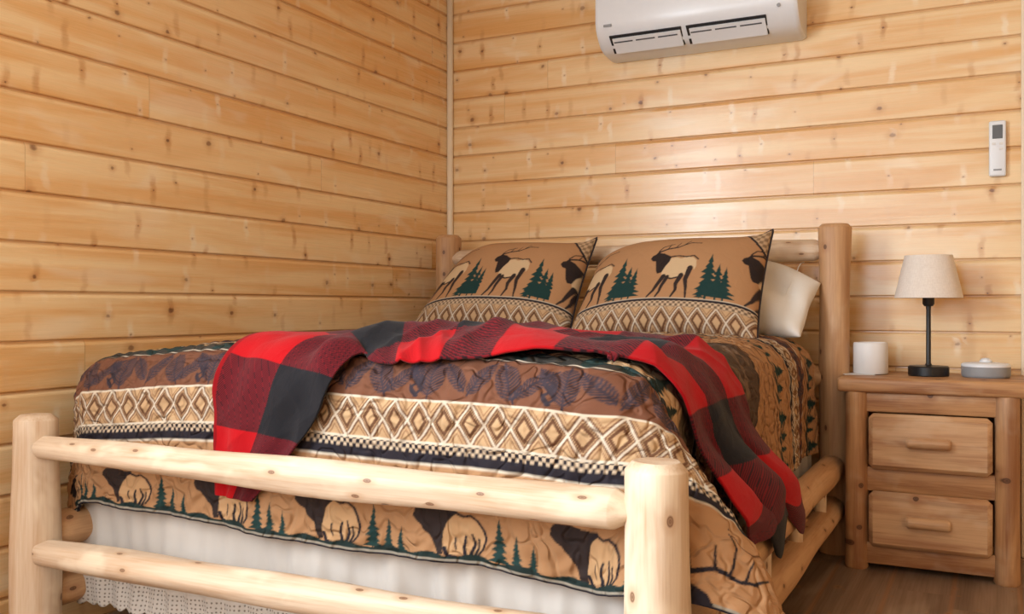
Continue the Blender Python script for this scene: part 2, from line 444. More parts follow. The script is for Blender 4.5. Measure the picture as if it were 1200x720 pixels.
def fir(x, y, cx, h, seed, w=.54):
    """dark conifer with ragged tiers standing on y=0, height h"""
    rnd = random.Random(seed); L, R = [], []
    tiers = 7
    for i in range(tiers):
        y0 = h*(.08+.86*i/tiers); y1 = h*(.08+.86*(i+.85)/tiers)
        ww = w*h*(1-i/tiers)**.9*rnd.uniform(.42, .62)
        R += [(cx+ww*rnd.uniform(.85, 1.1), y0-h*.015), (cx+ww*.35, y1-h*.02)]
        L += [(cx-ww*rnd.uniform(.85, 1.1), y0-h*.015), (cx-ww*.35, y1-h*.02)]
    pts = R+[(cx, h)]+L[::-1]
    return inpoly(x, y, pts) | ((np.abs(x-cx) < h*.02) & (y > 0) & (y < h*.1))
BEAR_DARK = [(.0, .74), (.01, .86), (.05, .95), (.12, .98), (.25, .97), (.40, .95), (.52, .92), (.60, .93), (.63, .86), (.55, .78), (.49, .68), (.45, .50), (.43, .30), (.44, .08), (.37, .05), (.33, .22), (.30, .34), (.24, .42), (.17, .50), (.14, .58), (.06, .64)]
BEAR_BODY = [(.44, .60), (.50, .76), (.58, .84), (.66, .80), (.72, .76), (.80, .78), (.88, .72), (.94, .60), (.98, .44), (.96, .26), (.90, .12), (.84, .05), (.76, .05), (.72, .12), (.64, .08), (.56, .04), (.47, .08), (.42, .24), (.42, .42)]
def bear(x, y):
    d = inpoly(x, y, BEAR_DARK)
    b = inpoly(x, y, BEAR_BODY)
    o = stroke(x, y, [(.50, .80), (.58, .88), (.70, .80), (.80, .83), (.90, .74), (.97, .58), (1.0, .42), (.97, .24), (.90, .10)], .022, .014)
    o |= stroke(x, y, [(.60, .40), (.59, .28), (.61, .18)], .012) | stroke(x, y, [(.74, .44), (.72, .24), (.75, .05)], .016, .03)
    o |= stroke(x, y, [(.82, .48), (.86, .30), (.80, .06)], .012, .026) | stroke(x, y, [(.90, .40), (.91, .24), (.85, .06)], .012, .02) | stroke(x, y, [(.46, .2), (.5, .06), (.6, .03)], .03, .03)
    return d, b & ~o, o
ELK_NECK = [(.00, .80), (.03, .86), (.09, .89), (.13, .95), (.17, .91), (.25, .90), (.33, .86), (.42, .82), (.40, .72), (.34, .62), (.30, .50), (.22, .48), (.18, .54), (.15, .64), (.12, .74), (.05, .75)]
ELK_BODY = [(.30, .50), (.34, .64), (.41, .78), (.52, .80), (.62, .77), (.74, .80), (.86, .78), (.93, .72), (.95, .60), (.92, .52), (.90, .58), (.85, .50), (.80, .48), (.74, .40), (.66, .36), (.54, .38), (.42, .36), (.33, .40)]
def elk(x, y):
    n = inpoly(x, y, ELK_NECK)
    b = inpoly(x, y, ELK_BODY)
    lg = stroke(x, y, [(.36, .42), (.28, .22), (.24, .12), (.15, .01)], .045, .014) | stroke(x, y, [(.44, .40), (.38, .22), (.36, .10), (.31, .01)], .04, .014)
    lg |= stroke(x, y, [(.70, .42), (.64, .26), (.66, .14), (.59, .0)], .05, .014) | stroke(x, y, [(.84, .56), (.80, .34), (.84, .18), (.86, .0)], .055, .014)
    lg |= stroke(x, y, [(.36, .41), (.52, .36), (.70, .40)], .016)
    lg |= stroke(x, y, [(.42, .82), (.56, .83), (.72, .80), (.86, .82), (.96, .74)], .012)
    a = stroke(x, y, [(.14, .93), (.30, .99), (.50, 1.02), (.72, 1.13), (.92, 1.12)], .016, .008)
    for p in ([(.30, .99), (.34, 1.10)], [(.45, 1.01), (.52, 1.13)], [(.60, 1.07), (.70, 1.19)], [(.13, .95), (.20, 1.04), (.40, 1.10)]): a |= stroke(x, y, p, .012, .006)
    return n, b & ~lg, lg | a
def frond(x, y, cx, cy, ang, L, W, dens=850):
    """feathery pine sprig / feather"""
    c, s = math.cos(ang), math.sin(ang); dx, dy = x-cx, y-cy
    u = (dx*c+dy*s)/L; v = (-dx*s+dy*c)/W
    ins = (u/.5)**2+(v/.5)**2 < 1
    st = np.sin(dens*(u*L-np.abs(v)*W*.7)) > -.62
    return (ins & st) | ((np.abs(v*W) < .0022) & (np.abs(u) < .58))
def cone(x, y, cx, cy, L, W):
    u = (x-cx)/W; v = (y-cy)/L
    ins = (u/.5)**2+(v/.5)**2 < 1
    return ins & ((np.sin((v*L+u*W)*230) > -.2) | (np.sin((v*L-u*W)*230) > .6))
TAN = lin3(190, 142, 100); BROWN = lin3(126, 80, 58); CREAM = lin3(208, 170, 128); DBR = lin3(112, 74, 50)
NAVY = lin3(40, 34, 42); TEAL = lin3(38, 58, 56); WHITE = lin3(228, 212, 190); FEA = lin3(64, 53, 62); DARK = lin3(54, 42, 40); BODY = lin3(212, 168, 122); GREEN = lin3(30, 62, 60)

def diamonds(x, y, h, col, per=.060):
    """x along the band, y from 0..h"""
    u = np.mod(x/per, 1)-.5; v = y/h-.5
    d = np.abs(u)+np.abs(v)*.98
    col[:] = CREAM
    col[(d > .22) & (d < .36)] = DBR
    col[(d > .455) & (d < .545)] = WHITE
    col[(np.abs(d-.42) < .03) | (np.abs(d-.585) < .038)] = lin3(122, 82, 58)
    d2 = np.minimum(np.abs(u), .5-np.abs(u))
    col[(d > .70) & (d < .76)] = lin3(160, 118, 84)
def checks(x, y, col, c=.0082):
    k = (np.floor(x/c)+np.floor(y/(c*.9))) % 2 == 0
    col[:] = np.where(k[:, None], NAVY, CREAM*.5+WHITE*.5)
def bands(x, q, col):
    """patterned border sequence measured from the hem q upward (metres)"""
    def sel(a, b): return np.nonzero((q >= a) & (q < b))[0]
    def sub(a, b, fn):
        i = sel(a, b)
        if len(i):
            c = col[i]; fn(x[i], q[i]-a, c); col[i] = c
    q = np.where(q > .17, q-.012, q)
    col[:] = TAN
    # bears and firs at the foot hem
    def scene(X, Y, c, per=.250, hb=.100, g=.012, sc=1.0):
        xm = np.mod(X+.145, per)
        d, b, o = bear(xm/(.140*sc), (Y-g*.6)/hb)
        c[b] = BODY; c[d] = DARK; c[o] = NAVY
        for k, (cx, hh) in enumerate(((.165, .070), (.196, .050), (.224, .040))):
            c[fir(xm, Y-g*.6, cx*sc, hh*sc, k)] = GREEN
        c[Y < g*(1+.25*np.sin(X*60))] = TEAL*.7
    def hem(X, Y, c):
        Y = Y-.02
        scene(X, Y, c, .305, .098, .017, 1.22); c[Y < .004] = NAVY; c[(Y > .0045) & (Y < .0075)] = WHITE*.9
        k = np.nonzero(X > -.52)[0]
        if len(k):      # the corner shows a branching antler and a dark flank
            x, y = X[k], Y[k]; cc = c[k]; cc[y > .008] = TAN
            an = stroke(x, y, [(-.46, .050), (-.42, .062), (-.37, .056), (-.33, .070)], .005, .0025)
            for p in ([(-.42, .062), (-.425, .105)], [(-.39, .060), (-.385, .115), (-.40, .14)], [(-.36, .058), (-.345, .11)], [(-.34, .066), (-.30, .10)], [(-.46, .05), (-.47, .09)]): an |= stroke(x, y, p, .0032, .0015)
            an |= inpoly(x, y, [(-.52, .0), (-.40, .0), (-.42, .02), (-.45, .03), (-.47, .045), (-.49, .03), (-.52, .05)])
            cc[an] = NAVY; c[k] = cc
        sw = np.sin(X*75)*.010+.128
        c[(np.abs(Y-sw) < .0018) & (np.sin(X*31) > .2)] = DBR
    sub(-1, .186, lambda X, Y, c: hem(X, Y-1, c))
    def diam_border(X, Y, c):
        i = Y < .004; c[i] = WHITE
        i = (Y >= .004) & (Y < .024); c[i] = NAVY
        i = np.nonzero((Y >= .024) & (Y < .042))[0]; cc = c[i]; checks(X[i], Y[i]-.024, cc); c[i] = cc
        i = (Y >= .042) & (Y < .046); c[i] = WHITE
        i = np.nonzero((Y >= .046) & (Y < .126))[0]; cc = c[i]; diamonds(X[i], Y[i]-.046, .080, cc); c[i] = cc
        i = (Y >= .126); c[i] = WHITE
    def brown(X, Y, c):
        c[:] = BROWN
        xm = np.mod(X+.05, .30)
        for a in ((.030, .055, 1.1, .085, .040), (.090, .050, 2.0, .090, .055), (.150, .050, .75, .100, .036), (.175, .062, 2.3, .07, .03), (.215, .052, 1.6, .088, .060), (.270, .055, 2.3, .090, .034)):
            c[frond(xm, Y, *a)] = FEA
        c[cone(xm, Y, .185, .030, .05, .034)] = FEA*.8
        c[Y > .104] = lin3(96, 70, 58)
        c[Y > .108] = WHITE
    def scene_top(X, Y, c):
        c[:] = lin3(120, 100, 78)
        w = .05+.02*np.sin(X*21)+.012*np.sin(X*47)
        c[Y < w] = lin3(66, 62, 56)
        c[(Y > w) & (Y < w+.05+.02*np.sin(X*33))] = CREAM
        c[(Y > .01+.01*np.sin(X*90)) & (Y < .04) & (np.sin(X*26) > 0)] = TEAL
        xm = np.mod(X, .32)
        for k, (cx, hh) in enumerate(((.06, .13), (.12, .10), (.25, .14))): c[fir(xm, Y-.03, cx, hh, 9+k)] = TEAL*.8
    sub(.186, .316, diam_border); sub(.316, .427, brown); sub(.427, .64, scene_top)
    sub(.64, .77, diam_border); sub(.77, .881, brown)
    def big_bears(X, Y, c):
        c[:] = TAN
        e0 = .035+.030*np.sin(X*14+1)+.012*np.sin(X*41); e1 = .235+.045*np.sin(X*11+2)+.014*np.sin(X*37)
        c[(Y > e0) & (Y < e1)] = lin3(92, 72, 58)
        c[(np.abs(Y-e0) < .006) | (np.abs(Y-e1) < .006)] = lin3(58, 46, 42)
        hl = (Y > e0+.03) & (Y < e1-.03) & (np.sin(X*30+np.sin(Y*40)*2) > .75); c[hl] = lin3(128, 102, 82)
        for k in range(4): c[np.abs(Y-.285-.028*k-.006*np.sin(X*25+k)) < .0028] = lin3(130, 92, 66)
    sub(.881, 1.02, lambda X, Y, c: scene(X, Y, c, .25, .1))
    sub(1.02, 1.42, big_bears)
    def trees_band(X, Y, c):
        c[:] = TAN
        for a in (.02, .05, .21, .235): c[np.abs(Y-a-.004*np.sin(X*40)) < .0035] = lin3(120, 84, 58)
        xm = np.mod(X, .14)
        for k, (cx, hh) in enumerate(((.03, .12), (.08, .09), (.115, .06))): c[fir(xm, Y-.075, cx, hh, 5+k)] = GREEN*.9
        c[(Y > .066) & (Y < .078)] = TEAL*.7
    sub(1.42, 1.68, trees_band); sub(1.68, 1.81, diam_border); sub(1.81, 1.921, brown)
    sub(1.921, 2.3, trees_band)

# ------------------------------------------------------------------ quilt
QXL, QXR, QYF, QYH, QR, QZ, HEM = -2.165, -.565, 1.632, 3.40, .125, .785, .385
TT = PI*QR/2+(QZ-QR-HEM)
def topz(x, y):
    cx = (QXL+QXR)/2
    u = np.clip(np.abs(x-cx)/((QXR-QXL)/2), 0, 1); v = np.clip((y-QYF)/.5, 0, 1)
    return QZ-.026*u**3-.012*(1-v)**2-.022*np.clip((-1.75-x)/.35, 0, 1)*(1-v) + .003*np.sin(x*9+y*5)+.003*np.sin(y*11-x*4+1)
RHO = [0, .10, .27, .49, .60, .72]; RE = [0, .09, .19, .335, .385, .42]; RD = [0, .03, .163, .32, .42, .535]
def Q(a, b):
    ta = a-(QXR-QR); tl = (QXL+QR)-a; s = np.maximum((QYF+QR)-b, 0)
    tx = np.where(ta > 0, ta, np.where(tl > 0, -tl, 0.))
    bx = np.clip(a, QXL+QR, QXR-QR); by = np.maximum(b, QYF+QR)
    rho = np.hypot(tx, s)+1e-9
    arc = PI*QR/2; th = np.minimum(rho, arc)/QR; ext = np.maximum(rho-arc, 0)
    e = QR*np.sin(th)+ext*.03; d = QR*(1-np.cos(th))+ext
    c2 = np.clip(2*np.abs(tx)*s/rho**2, 0, 1)**1.6
    w = np.where(ta > 0, c2, c2*.0)
    e = e+w*(np.interp(rho, RHO, RE)-e); d = d+w*(np.interp(rho, RHO, RD)-d)
    phi = np.arctan2(s, np.abs(tx)); psi = np.where(ta > 0, (PI/2)*(phi/(PI/2))**2.2, phi)
    psi = np.where(rho < 1e-6, 0, psi)
    X = bx+np.sign(tx)*e*np.cos(psi); Y = by-e*np.sin(psi)
    # soft hanging waves
    hang = np.clip((rho-arc)/.25, 0, 1)
    Y = Y-hang*(s > 0)*(1-w)*(.006*np.sin(a*13+1)+.004*np.sin(a*29))
    X = X+hang*(tx > 0)*(1-w)*(.010*np.sin(b*9+1)+.006*np.sin(b*21))
    Z = topz(bx, by)-d
    Z = Z+hang**2*(s > 0)*np.interp(a, [-2.25, -2.0, -1.75, -1.5, -1.2, -.9, -.6], [.03, .028, .0, -.024, -.022, -.010, -.03])*(1-w)
    return np.stack([X, Y, Z], -1)
def Qn(a, b):
    h = 1e-3; du = Q(a+h, b)-Q(a-h, b); dv = Q(a, b+h)-Q(a, b-h)
    n = np.cross(du, dv); n /= np.linalg.norm(n, axis=-1, keepdims=True)+1e-12
    return n
def BQ(q): return QYF+QR-(TT-q)-.02*0
def quilt():
    a = np.arange(QXL+QR-TT, QXR-QR+TT, .0027)
    b = np.concatenate([np.arange(QYF+QR-TT, QYF+QR+.06, .0024), np.arange(QYF+QR+.06, QYH, .005)])
    A, B = np.meshgrid(a, b, indexing='ij'); nu, nv = A.shape
    A, B = A.ravel(), B.ravel()
    P = Q(A, B); nn = Qn(A, B)
    P = P+nn*(.0035*(np.sin(A*70+2*np.sin(B*50))*np.sin(B*75+2*np.sin(A*40))))[:, None]
    col = np.zeros((len(A), 3))
    K = [(-.0006, -.0006), (.0006, -.0006), (-.0006, .0006), (.0006, .0006)]
    for dx, dy in K:
        c = np.zeros_like(col); bands(A+dx, B+dy-BQ(0)+.02, c); col += c/len(K)
    # bound edges
    me = grid_mesh('quilt', P, nu, nv, col, np.stack([A, B, 0*A], -1))
    o = link('quilt', me, M['quilt'])
    md = o.modifiers.new('thickness', 'SOLIDIFY'); md.thickness = .006; md.offset = -1
    tag(o, 'brown lodge quilt printed with bears, firs and diamond borders spread over the bed', 'quilt')
quilt()

# ------------------------------------------------------------------ throw blanket
def catmull(P, t):
    P = np.asarray(P, float); n = len(P)-1; i = np.clip(np.floor(t).astype(int), 0, n-1); f = (t-i)[:, None]
    g = lambda k: P[np.clip(k, 0, n)]
    p0, p1, p2, p3 = g(i-1), g(i), g(i+1), g(i+2)
    return .5*((2*p1)+(-p0+p2)*f+(2*p0-5*p1+4*p2-p3)*f*f+(-p0+3*p1-3*p2+p3)*f**3)
def throw():
    E1 = [(-1.585, BQ(.070)), (-1.588, BQ(.19)), (-1.585, BQ(.29)), (-1.575, BQ(.40)), (-1.54, 1.79), (-1.46, 1.95), (-1.33, 2.12), (-1.13, 2.20), (-.90, 2.22), (-.69, 2.25), (-.58, 2.28), (-.46, 2.33), (-.34, 2.41), (-.24, 2.50), (-.17, 2.58)]
    E2 = [(-1.470, BQ(.070)), (-1.365, BQ(.17)), (-1.285, BQ(.265)), (-1.25, BQ(.35)), (-1.215, 1.68), (-1.18, 1.66), (-1.10, 1.66), (-1.00, 1.68), (-.85, 1.70), (-.69, 1.745), (-.58, 1.81), (-.46, 1.86), (-.36, 1.90), (-.27, 1.96), (-.21, 2.02)]
    nl, nw = 520, 150
    t = np.linspace(0, len(E1)-1, nl); A1 = catmull(E1, t); A2 = catmull(E2, t)
    w = np.linspace(0, 1, nw)
    AB = A1[:, None, :]*(1-w)[None, :, None]+A2[:, None, :]*w[None, :, None]
    # arc length of the middle for the plaid
    mid = AB[:, nw//2]; l = np.concatenate([[0], np.cumsum(np.hypot(*np.diff(mid, axis=0).T))])
    L = l[:, None]*np.ones((1, nw)); W = w[None, :]*np.ones((nl, 1)); Tt = t[:, None]*np.ones((1, nw))
    ss = lambda x, a, b: np.clip((x-a)/(b-a), 0, 1)**2*(3-2*np.clip((x-a)/(b-a), 0, 1))
    top = ss(Tt, 4, 6)*(1-ss(Tt, 9, 10.5)); hang = ss(Tt, 10, 12.5); foot = 1-ss(Tt, 3, 5)
    off = .012+.0*W
    # folds running along the blanket on the bed top
    ridge = .5+.5*np.sin(2*PI*(W*2.6+.10*np.sin(L*5)+.08*np.sin(L*9+1))+.6)
    off = off+top*(.002+.030*ridge*(.6+.4*np.sin(L*4+W*3))*(1-.5*W)+.006*np.exp(-((W-.12)/.14)**2)+.006*np.sin(L*8+W*4)*np.exp(-((W-.3)/.3)**2))
    off = off+ss(Tt, 3.6, 5.2)*(1-ss(Tt, 7.5, 9))*.034*np.exp(-((W-.74-.10*np.sin(L*7))/.13)**2)
    off = off+foot*(.004+.010*np.sin(W*7+L*6)**2*ss(Tt, .5, 3)+.034*np.exp(-((W-.90)/.13)**2)*ss(Tt, 2.0, 4)+.010*np.sin(W*9+L*9)**2*ss(Tt, 1.5, 3.5))
    off = off+hang*(.012+.026*(.5+.5*np.sin(2*PI*(W*2.4+.15*np.sin(L*4)))))+.060*ss(Tt, 11.0, 12.8)
    cr = np.abs(np.sin(L*19+2.2*np.sin(W*5+L*4)+W*5))*.6+np.abs(np.sin(L*31-W*9+2*np.sin(L*9)))*.4
    off = off+(.008+.010*top)*(1-cr)*(.4+.6*np.sin(L*6+W*4)**2)+.004*np.sin(W*17+3*np.sin(L*8))
    # lobes at the hanging end
    lob = .035*np.sin(2*PI*W*2.0+.4)+.02*np.sin(2*PI*W*3.7)
    AB[..., 0] += hang*ss(Tt, 12, 14)*lob
    AB[..., 1] += hang*.03*np.sin(2*PI*(W*2.4)+1.5)
    a, b = AB[..., 0].ravel(), AB[..., 1].ravel()
    P = Q(a, b)+Qn(a, b)*off.ravel()[:, None]
    # plaid squares
    S = .152
    wm = W*(.275+.14*ss(Tt, 3.5, 8))
    sx = np.mod(np.floor(wm/S+.06), 2); sl = np.mod(np.floor(L/S), 2)
    red, blk = lin3(192, 8, 20), lin3(30, 29, 34)
    n = (sx+sl)[..., None]
    tw = (np.mod((L*1.0+W*.4)/.006, 1) < .5)[..., None]
    mixv = np.where(tw, lin3(126, 22, 32), lin3(50, 18, 25))
    col = np.where(n < .5, red, np.where(n < 1.5, mixv, blk))
    edge = ((W < .03) & (Tt < 9))[..., None]
    col = np.where(edge, lin3(150, 8, 18), col)
    me = grid_mesh('throw_blanket', P, nl, nw, col.reshape(-1, 3), np.stack([L, W*.44, 0*L], -1).reshape(-1, 3))
    o = link('throw_blanket', me, M['throw'])
    md = o.modifiers.new('thickness', 'SOLIDIFY'); md.thickness = .006; md.offset = 0
    tag(o, 'red and black buffalo check throw blanket draped across the quilt', 'throw blanket')
throw()

# ------------------------------------------------------------------ pillows
def pillow_pts(W, Hh, T, nu, nv, side, ear=.05, pinch=.035, seed=0, plump=1.0, ex=3.6):
    u = np.linspace(-1, 1, nu)[:, None]*np.ones((1, nv)); v = np.linspace(-1, 1, nv)[None, :]*np.ones((nu, 1))
    x = u*W/2; y = v*Hh/2
    # dog ears: the middle of every side is drawn in
    x = x*(1-pinch*(1-np.abs(v)**2.5)); y = y*(1-ear*(1-np.abs(u)**2.5))
    p = (1-np.abs(u)**ex)*(1-np.abs(v)**ex)
    z = side*T/2*np.clip(p, 0, 1)**.5*plump
    z = z+.004*np.sin(u*5+seed)*np.sin(v*4+seed*2)*np.clip(p, 0, 1)
    return u, v, x, y, z
def shell(name, W, Hh, T, mat, parent, colf=None, ear=.05, pinch=.035, seed=0, nu=260, nv=180, bend=None):
    Ps, cols, cl = [], [], []
    for side in (1, -1):
        u, v, x, y, z = pillow_pts(W, Hh, T, nu, nv, side, ear, pinch, seed)
        P = np.stack([x, y, z], -1).reshape(-1, 3)
        if bend: P = bend(P, u.ravel(), v.ravel())
        Ps.append(P); cl.append(np.stack([x, y, z*0+side*.3], -1).reshape(-1, 3))
        if colf: cols.append(colf(u.ravel()*W/2, v.ravel()*Hh/2, side))
    n = nu*nv
    idx = np.arange(n).reshape(nu, nv)
    f1 = np.stack([idx[:-1, :-1], idx[1:, :-1], idx[1:, 1:], idx[:-1, 1:]], -1).reshape(-1, 4)
    # weld the rims: back grid uses front indices along the border
    idb = idx+n; br = np.zeros((nu, nv), bool); br[0] = br[-1] = True; br[:, 0] = br[:, -1] = True
    idb = np.where(br, idx, idb)
    f2 = np.stack([idb[:-1, :-1], idb[:-1, 1:], idb[1:, 1:], idb[1:, :-1]], -1).reshape(-1, 4)
    P = np.concatenate(Ps); F = np.concatenate([f1, f2])
    used = np.zeros(2*n, bool); used[F.ravel()] = True; rm = np.cumsum(used)-1
    P = P[used]; F = rm[F]; CL = np.concatenate(cl)[used]
    me = bpy.data.meshes.new(name); k = len(F)
    me.vertices.add(len(P)); me.vertices.foreach_set('co', P.astype(np.float32).ravel())
    me.loops.add(k*4); me.loops.foreach_set('vertex_index', F.astype(np.int32).ravel())
    me.polygons.add(k); me.polygons.foreach_set('loop_start', np.arange(0, k*4, 4, dtype=np.int32)); me.update(calc_edges=True)
    at = me.attributes.new('cloth', 'FLOAT_VECTOR', 'POINT'); at.data.foreach_set('vector', CL.astype(np.float32).ravel())
    if colf:
        cc = np.concatenate(cols)[used]
        at = me.attributes.new('Col', 'FLOAT_COLOR', 'POINT'); at.data.foreach_set('color', np.concatenate([cc, np.ones((len(cc), 1))], 1).astype(np.float32).ravel())
    o = link(name, me, mat, parent)
    rim = [Vector(Ps[0][idx[i, j]]) for i, j in [(i, 0) for i in range(0, nu-1, 3)]+[(nu-1, j) for j in range(0, nv-1, 3)]+[(i, nv-1) for i in range(nu-1, 0, -3)]+[(0, j) for j in range(nv-1, 0, -3)]]
    return o, rim
def sham_cols(shift, Hh, W, per=.29):
    def f(x, y, side):
        acc = np.zeros((len(x), 3))
        if side < 0: return acc+CREAM*.9
        for dx, dy in ((-.0008, -.0008), (.0008, -.0008), (-.0008, .0008), (.0008, .0008)):
            X, Y = x+dx, y+dy+Hh/2
            c = np.zeros((len(x), 3)); c[:] = TAN
            g = .100
            xm = np.mod(X+shift, per)
            n, b, lg = elk(xm/.195, (Y-g)/.225)
            c[b] = lin3(222, 190, 150); c[lg] = DARK; c[n] = DARK*.8
            for k, (cx, hh) in enumerate(((.235, .195), (.268, .15), (.293, .14), (.215, .07))): c[fir(xm, Y-g, cx, hh, 3+k, .52)] = GREEN
            i = Y < g; c[i] = WHITE*.85
            i = (Y < g-.004) & (Y > g-.012); c[i] = NAVY
            i = np.nonzero((Y <= g-.012) & (Y > g-.034))[0]; cc = c[i]; checks(X[i], Y[i], cc, .0095); cc = cc*.7+CREAM*.3; c[i] = cc
            i = np.nonzero((Y <= g-.034) & (Y > g-.115))[0]; cc = c[i]; diamonds(X[i], Y[i]-(g-.115), .081, cc, .062); c[i] = cc
            i = np.nonzero((Y <= g-.115) & (Y > g-.135))[0]; cc = c[i]; checks(X[i], Y[i], cc); c[i] = cc
            c[Y <= g-.118] = CREAM
            # contrasting corner turned over at the upper right
            k = (x+y*1.0) > W/2+Hh/2-.085
            i = np.nonzero(k)[0]; cc = c[i]; checks(X[i], Y[i], cc, .012); c[i] = cc*.5+CREAM*.5
            k = np.abs((x+y)-(W/2+Hh/2-.088)) < .005; c[k] = NAVY
            acc += c/4
        return acc
    return f
def sham(x, y, z, W, Hh, tilt, yaw, roll, shift, label, seed, lean, per, T=.17):
    t = thing('pillow_sham', label, 'pillow', (x, y, z), 'elk print pillow shams')
    def bend(P, u, v):
        P = P.copy(); P[:, 2] -= .03*u**2; P[:, 0] += lean*((v+1)/2)*((1-u)/2); P[:, 1] += .05*np.clip(u, 0, 1)**6*np.clip(v, 0, 1)**3-.055*np.clip(-u-.35, 0, 1)**2/.42*np.clip(v, 0, 1); return P
    o, rim = shell('cover', W, Hh, T, M['sham'], t, sham_cols(shift, Hh, W, per), .055, .03, seed, bend=bend)
    bm = bmesh.new(); tube(bm, rim, .0045, 8, True); p = obj('piping', bm, M['piping'], t, True)
    # local: X width, Y up, Z out of the front; stand it up and lean it back
    m = Matrix.Rotation(yaw, 4, 'Z') @ Matrix.Rotation(PI/2-tilt, 4, 'X') @ Matrix.Rotation(roll, 4, 'Z') @ Matrix.Translation((0, Hh/2, 0))
    for q in (o, p): q.matrix_local = m
    return t
sham(-1.715, 3.10, .780, .68, .42, math.radians(36), math.radians(2), math.radians(-1), .05, 'elk print pillow sham nearer the left wall, on the corner side of the bed', 1, .13, .31)
sham(-1.03, 3.06, .768, .68, .42, math.radians(36), math.radians(-2), math.radians(2), .06, 'elk print pillow sham nearer the nightstand, in front of the white pillow', 2, .05, .335)
def slump(P, u, v):
    P = P.copy(); P[:, 1] -= .17*np.clip(u-.25, 0, 1)**1.1*(v+1)/2; P[:, 2] += .012*np.sin(u*7+v*3)*(1-np.abs(v))+.01*np.sin(v*6-u*5)*(1-u*u); return P
t = thing('pillow', 'plain white pillow tucked behind the right elk print sham', 'pillow', (-.925, 3.31, .785))
o, rim = shell('pillowcase', .68, .40, .15, M['white_cotton'], t, None, .08, .02, 5, 120, 90, slump)
m = Matrix.Rotation(math.radians(-4), 4, 'Z') @ Matrix.Rotation(PI/2-math.radians(48), 4, 'X') @ Matrix.Rotation(math.radians(-4), 4, 'Z') @ Matrix.Translation((0, .20, 0))
o.matrix_local = m
bm = bmesh.new(); tube(bm, [Vector((.26+.004*math.sin(k), -.17+.34*k/12, .079*math.sqrt(max(0, 1-((k-6)/6.2)**2))*.62+.004)) for k in range(13)], .002, 6); q = obj('hem_seam', bm, M['white_cotton'], t, True); q.matrix_local = m

# ------------------------------------------------------------------ nightstand
NX0, NX1, NYF, NYB, NT_ = -.42, .027, 3.35, 3.70, .635
ns = thing('nightstand', 'cedar log nightstand with two drawers beside the bed', 'nightstand', ((NX0+NX1)/2, 3.53, 0))
NO = Vector(ns.location)
def part(name, c, s, bev, mat, parent, org, seg=3, rot=True):
    """box whose grain (local z) runs along its longest axis"""
    ax = max(range(3), key=lambda i: s[i])
    bm = bmesh.new()
    order = {0: (1, 2, 0), 1: (2, 0, 1), 2: (0, 1, 2)}[ax]
    box(bm, (0, 0, 0), tuple(s[i] for i in order), bev, seg)
    o = obj(name, bm, mat, parent); autosmooth(o, 40); o.location = Vector(c)-org
    mt = Matrix.Identity(3)
    for k, i in enumerate(order):
        for r in range(3): mt[r][k] = 1.0 if r == i else 0.0
    o.rotation_euler = mt.to_euler()
    return o
part('top', ((NX0+NX1)/2, 3.515, NT_-.024), (.565, .40, .048), .010, M['night'], ns, NO)
for x in (NX0, NX1):
    for y in (NYF, NYB-.03):
        log('leg', (x, y, 0), (x, y, NT_-.047), .037, .035, M['night'], ns, NO, int(abs(x*y)*100), (.003, .006), (.001, .002), wob=.0015, n=28)
part('rail', ((NX0+NX1)/2, NYF, .555), (NX1-NX0-.02, .03, .065), .004, M['night'], ns, NO)
part('rail', ((NX0+NX1)/2, NYF+.005, .300), (NX1-NX0-.02, .03, .08), .004, M['night'], ns, NO)
part('rail', ((NX0+NX1)/2, NYF, .055), (NX1-NX0-.02, .03, .07), .004, M['night'], ns, NO)
for x in (NX0, NX1): part('side_panel', (x, (NYF+NYB)/2, .31), (.018, NYB-NYF-.06, .54), .003, M['night'], ns, NO)
part('back_panel', ((NX0+NX1)/2, NYB-.02, .31), (NX1-NX0-.04, .015, .54), .003, M['night'], ns, NO)
def drawer(zc, h):
    d = part('drawer', ((NX0+NX1)/2, NYF-.026, zc), (.366, .036, h), .015, M['night2'], ns, NO, 1)
    hb = log('handle', (0, 0, -.065), (0, 0, .065), .0185, .0185, M['night2'], d, Vector((0, 0, 0)), int(zc*99), (.004, .008), (.004, .008), wob=.001, n=24)
    # drawer local axes: z along world x; world -y is the outward side
    loc = d.rotation_euler.to_matrix().inverted() @ Vector((0, -.036, .005))
    hb.location = loc + Vector((0, 0, -.065)); hb.rotation_quaternion = (1, 0, 0, 0)
    return d
drawer(.4285, .183); drawer(.1725, .183)

# ------------------------------------------------------------------ things on the nightstand
lx, ly = -.21, 3.53
lamp = thing('table_lamp', 'slim black table lamp with beige linen shade on the nightstand', 'lamp', (lx, ly, NT_))
bm = bmesh.new(); lathe(bm, [(0, 0), (.063, 0), (.065, .003), (.065, .030), (.062, .034), (.02, .036), (0, .036)], 48); autosmooth(obj('base', bm, M['black_metal'], lamp), 30)
bm = bmesh.new(); lathe(bm, [(0, .034), (.012, .036), (.008, .044), (.0075, .225), (.0085, .235), (.0085, .24), (0, .24)], 24); autosmooth(obj('stem', bm, M['black_metal'], lamp), 40)
bm = bmesh.new(); lathe(bm, [(0, .236), (.014, .238), (.019, .246), (.019, .285), (.012, .290), (0, .29)], 28); autosmooth(obj('socket', bm, M['black_metal'], lamp), 40)
N = NT('linen_shade'); v = N.coord(); s = N.sep(v)
wv = N.math('ADD', N.math('MULTIPLY', N.noise(N.comb(N.math('MULTIPLY', s[0], 300), N.math('MULTIPLY', s[1], 300), N.math('MULTIPLY', s[2], 60)), 1, 2), .5), N.math('MULTIPLY', N.noise(N.comb(N.math('MULTIPLY', s[0], 40), N.math('MULTIPLY', s[1], 40), N.math('MULTIPLY', s[2], 900)), 1, 2), .5))
c = N.mix(N.smooth(wv, .3, .7), lin(226, 214, 203), lin(240, 230, 220)); N.bump(wv, .2, .002)
